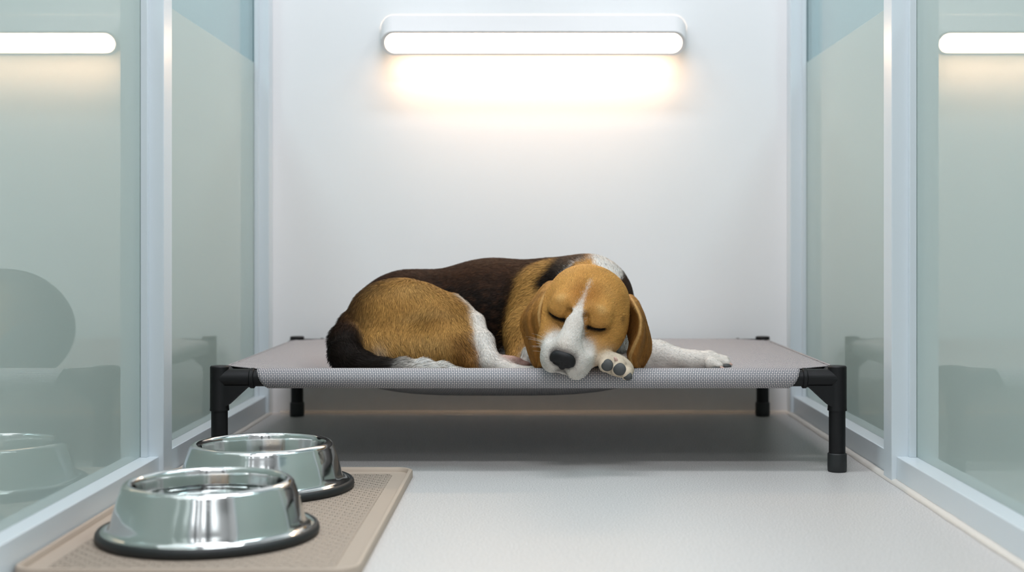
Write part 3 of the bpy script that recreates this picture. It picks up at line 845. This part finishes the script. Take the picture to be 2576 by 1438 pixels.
# ears: hanging flaps with rolled front edges
def ear(rows, seed, flip=False):
    """rows: (outer px, fold px, face px, py, outer depth, fold depth, face depth)"""
    n = 56; m = 34
    rows = np.array(rows, dtype=float); tt = np.linspace(0, 1, n)
    def cr(c):                                      # smooth interpolation
        out = []
        for s in tt*(len(c)-1):
            i = min(int(s), len(c)-2); f = s-i
            p = [c[max(i-1, 0)], c[i], c[i+1], c[min(i+2, len(c)-1)]]
            out.append(.5*(2*p[1]+(p[2]-p[0])*f+(2*p[0]-5*p[1]+4*p[2]-p[3])*f*f+(3*p[1]-p[0]-3*p[2]+p[3])*f**3))
        return np.array(out)
    C = np.stack([cr(rows[:, i]) for i in range(rows.shape[1])], 1)
    V = np.zeros((n, m, 3)); fold = .68
    for i in range(n):
        lx, mx, rx, y, dl, dm, dr = C[i]
        for j in range(m):
            s = j/(m-1)
            if s < fold:
                q = s/fold; x = lx+(mx-lx)*q
                dd = dl+(dm-dl)*math.sin(q*PI/2)**1.3
                dd += (.0042*math.sin(q*8.5+tt[i]*4+seed)+.0022*math.sin(q*16-tt[i]*3+seed))*math.sin(PI*q)*min(1, tt[i]*2.5)
            else:
                q = (s-fold)/(1-fold); x = mx+(rx-mx)*q; dd = dm+(dr-dm)*q**.8
            V[i, j] = PW(x, y, dd)
    FOLD = V[4:-3:4, int(fold*(m-1))]
    du = np.gradient(V, axis=0); dv = np.gradient(V, axis=1); nn = np.cross(dv, du); nn /= np.linalg.norm(nn, axis=2)[..., None]
    if nn[..., 1].mean() > 0: nn = -nn
    th = .0022*np.sin(PI*np.clip(np.linspace(0, 1, m), .04, .96))[None, :]**.35*np.ones((n, 1))
    F_ = V+nn*th[..., None]; B_ = V-nn*th[..., None]
    VV = np.concatenate([F_.reshape(-1, 3), B_.reshape(-1, 3)]); NN = np.concatenate([nn.reshape(-1, 3), -nn.reshape(-1, 3)])
    ii, jj = np.meshgrid(np.arange(n-1), np.arange(m-1), indexing='ij'); a = (ii*m+jj).ravel()
    q = np.stack([a, a+1, a+m+1, a+m], 1)
    fn = np.cross(VV[q[0, 2]]-VV[q[0, 0]], VV[q[0, 3]]-VV[q[0, 1]])
    if fn.dot(NN[q[0, 0]]) < 0: q = q[:, ::-1]
    K = n*m
    bq = (q+K)[:, ::-1]; side = []
    per = [(i, 0) for i in range(n-1, -1, -1)]+[(0, j) for j in range(1, m)]+[(i, m-1) for i in range(1, n)]+[(n-1, j) for j in range(m-2, -1, -1)]
    for (i0, j0), (i1, j1) in zip(per, per[1:]): side.append((i0*m+j0, i1*m+j1, K+i1*m+j1, K+i0*m+j0))
    Q = np.concatenate([q, bq, np.array(side)])
    def colf(P, Nn):
        c = np.tile(A(srgb(158, 108, 52)), (len(P), 1))
        top = np.clip((P[:, 2]-W(0, 790, 2.3).z)/.06, 0, 1)[:, None]
        c = c*(1-top)+HTAN*top
        k = np.clip(wob(P*A((1, 1, .35)), 110, seed), 0, 1)[:, None]*.45; c = c*(1-k)+DTAN*.7*k
        fd = np.full(len(P), 9.)
        for a, b in zip(FOLD, FOLD[1:]): fd = np.minimum(fd, seg_d(P, a, b)[0])
        e = (np.clip(.5-(fd-.0034)/.0016, 0, 1)*.7)[:, None]; c = c*(1-e)+LTAN*e
        fl = np.tile(A((0, 0, -1.)), (len(P), 1)); fl -= Nn*(fl*Nn).sum(1, keepdims=True)
        fl /= np.maximum(np.linalg.norm(fl, axis=1), 1e-6)[:, None]
        return c, fl, np.full(len(P), .0045)
    col, _, _ = colf(VV, NN)
    T = np.concatenate([Q[:, [0, 1, 2]], Q[:, [0, 2, 3]]])
    f = fur(VV, T, NN, 16000, colf, DO, None, wid=.00036, lift=.22)
    o = big_mesh('ear', np.concatenate([VV, f[0]])-DO, f[1]+len(VV), np.concatenate([col*.85, f[2]]), np.concatenate([NN, f[3]]), M_coat, DOG, quads=Q)
    return o
ear([(1380, 1391, 1404, 708, 2.345, 2.335, 2.345), (1364, 1388, 1402, 720, 2.325, 2.300, 2.330), (1345, 1370, 1394, 745, 2.312, 2.272, 2.318), (1327, 1361, 1384, 770, 2.304, 2.258, 2.305),
     (1312, 1358, 1379, 795, 2.298, 2.252, 2.300), (1309, 1362, 1378, 820, 2.294, 2.250, 2.292), (1317, 1371, 1380, 850, 2.292, 2.250, 2.285), (1326, 1373, 1379, 880, 2.290, 2.254, 2.280),
     (1334, 1369, 1374, 903, 2.290, 2.262, 2.280), (1341, 1362, 1366, 918, 2.290, 2.270, 2.282), (1350, 1355, 1358, 925, 2.290, 2.282, 2.286)], 0.0)
ear([(1590, 1580, 1566, 742, 2.345, 2.335, 2.345), (1604, 1590, 1568, 756, 2.325, 2.298, 2.330), (1614, 1600, 1570, 775, 2.310, 2.268, 2.320), (1622, 1609, 1572, 795, 2.300, 2.252, 2.318),
     (1628, 1611, 1574, 815, 2.296, 2.246, 2.316), (1635, 1607, 1578, 840, 2.294, 2.244, 2.310), (1639, 1597, 1583, 862, 2.294, 2.246, 2.300), (1638, 1586, 1579, 885, 2.294, 2.250, 2.285),
     (1632, 1583, 1579, 900, 2.294, 2.256, 2.280), (1624, 1588, 1585, 915, 2.294, 2.264, 2.282), (1614, 1599, 1597, 928, 2.294, 2.276, 2.284), (1608, 1604, 1603, 934, 2.294, 2.286, 2.288)], 2.0)

# nose leather
M_nose = mat('nose_leather', (.007, .0062, .0062), .5, Specular_IOR_Level=.3); noise_bump(M_nose, 900, .5, .0006)
def nose():
    keep = list(prims); prims.clear()
    c = (0, .126, -.006)
    el(HL(0, .132, .000), (.0205, .0115, .0135), BLK, .009, HAX)
    for s in (-1, 1):
        el(HL(s*.0115, .134, -.0055), (.0108, .0100, .0110), BLK, .005, HAX)
    el(HL(0, .131, -.018), (.0075, .0085, .0125), BLK, .010, HAX)
    for s in (-1, 1):
        rc(HL(s*.0085, .1455, -.0080), HL(s*.0175, .1400, -.0120), .0050, .0026, BLK, .003, op=-1)
    rc(HL(0, .1445, .000), HL(0, .141, -.028), .0008, .0008, BLK, .003, op=-1)
    h = .0007; lo = H0*0+np.min([bounds(p)[0] for p in prims if p['op'] > 0], 0)-.006; hi = np.max([bounds(p)[1] for p in prims if p['op'] > 0], 0)+.006
    sh = np.ceil((hi-lo)/h).astype(int)+1
    g = np.stack(np.meshgrid(*[lo[i]+h*np.arange(sh[i]) for i in range(3)], indexing='ij'), -1)
    V, Q = surface_nets(field(g, sh, lo, h), lo, h)
    prims.clear(); prims.extend(keep)
    o = np_obj('nose', V-DO, Q, M_nose, DOG); o['label'] = 'black leathery nose'
    bm = bmesh.new(); bm.from_mesh(o.data); bmesh.ops.recalc_face_normals(bm, faces=bm.faces); bm.to_mesh(o.data); bm.free()
nose()
# toe pads of the paw on the rail and the stretched paw
M_pad = mat('paw_pad_skin', srgb(62, 62, 60), .6); noise_bump(M_pad, 700, .6, .0006)
M_claw = mat('claw_horn', srgb(205, 170, 155), .4); noise_bump(M_claw, 200, .1)
def blob(name, c, r, axes, m, label=None, sq=2.0):
    bm = bmesh.new(); bmesh.ops.create_icosphere(bm, subdivisions=4, radius=1)
    ax = np.array(axes)
    for v in bm.verts:
        q = A(v.co); q = np.sign(q)*np.abs(q)**(2/sq*1.0) if sq != 2 else q
        v.co = Vector((q*A(r))@ax+A(c)-DO)
    o = mesh_obj(name, bm, m, DOG, 'all')
    if label: o['label'] = label
    return o
blob('toe_pad', PAW+PAX[0]*-.0160+PAX[1]*.0220+PAX[2]*-.0065, (.0105, .0052, .0104), PAX, M_pad, 'dark grey toe pad')
blob('toe_pad', PAW+PAX[0]*.0058+PAX[1]*.0225+PAX[2]*-.0040, (.0112, .0054, .0108), PAX, M_pad, 'dark grey toe pad')
blob('toe_pad', PAW+PAX[0]*.0235+PAX[1]*.0185+PAX[2]*-.0085, (.0085, .0052, .0075), PAX, M_pad, 'dark grey toe pad')
blob('claw', PAW+PAX[0]*-.0065+PAX[1]*.0215+PAX[2]*.0085, (.0028, .0030, .0055), [_n((.8, -.2, .5)), _n((0, -1, 0)), _n((-.5, -.2, .8))], M_claw, 'pink claw')
for x, y, d in ((1799, 929, 2.308), (1826, 921, 2.325)):
    blob('toe_pad', PW(x, y, d), (.0100, .0060, .0050), np.eye(3), M_pad, 'dark grey toe pad')
for x, y, d in ((1817, 925, 2.312), (1837, 915, 2.335)):
    blob('claw', PW(x, y, d), (.0045, .0022, .0024), [_n((.8, 0, -.4)), (0, 1, 0), _n((.4, 0, .8))], M_claw, 'pale claw')
# whiskers
M_whisk = mat('whisker_hair', (.75, .72, .66), .4); noise_bump(M_whisk, 50, .02)
def whiskers():
    for s, cnt in ((-1, 13),):
        bm = bmesh.new()
        for i in range(cnt):
            a = HL(s*(.034+.004*rng.random()), .098+.018*rng.random(), -.030+.028*rng.random())
            dr = _n(HR*s*(.9)+HF*(.1+.3*rng.random())+HU*(-.15+.55*rng.random()) + A((0, -.1, .25)))
            ln = .022+.022*rng.random(); g = A((0, -.2, -.3))*ln*1.2
            prev = None
            for k in range(9):
                t = k/8; p = a+dr*ln*t+g*t*t*.5-DO; r = .00022*(1-t*.8)
                ring = [bm.verts.new(Vector(p+r*(HR*0+A((math.cos(q), 0, math.sin(q)))+0))) for q in (0, 2.1, 4.2)]
                if prev:
                    for j in range(3): bm.faces.new((prev[j], prev[(j+1) % 3], ring[(j+1) % 3], ring[j]))
                prev = ring
        mesh_obj('whiskers', bm, M_whisk, DOG, 'all')
whiskers()
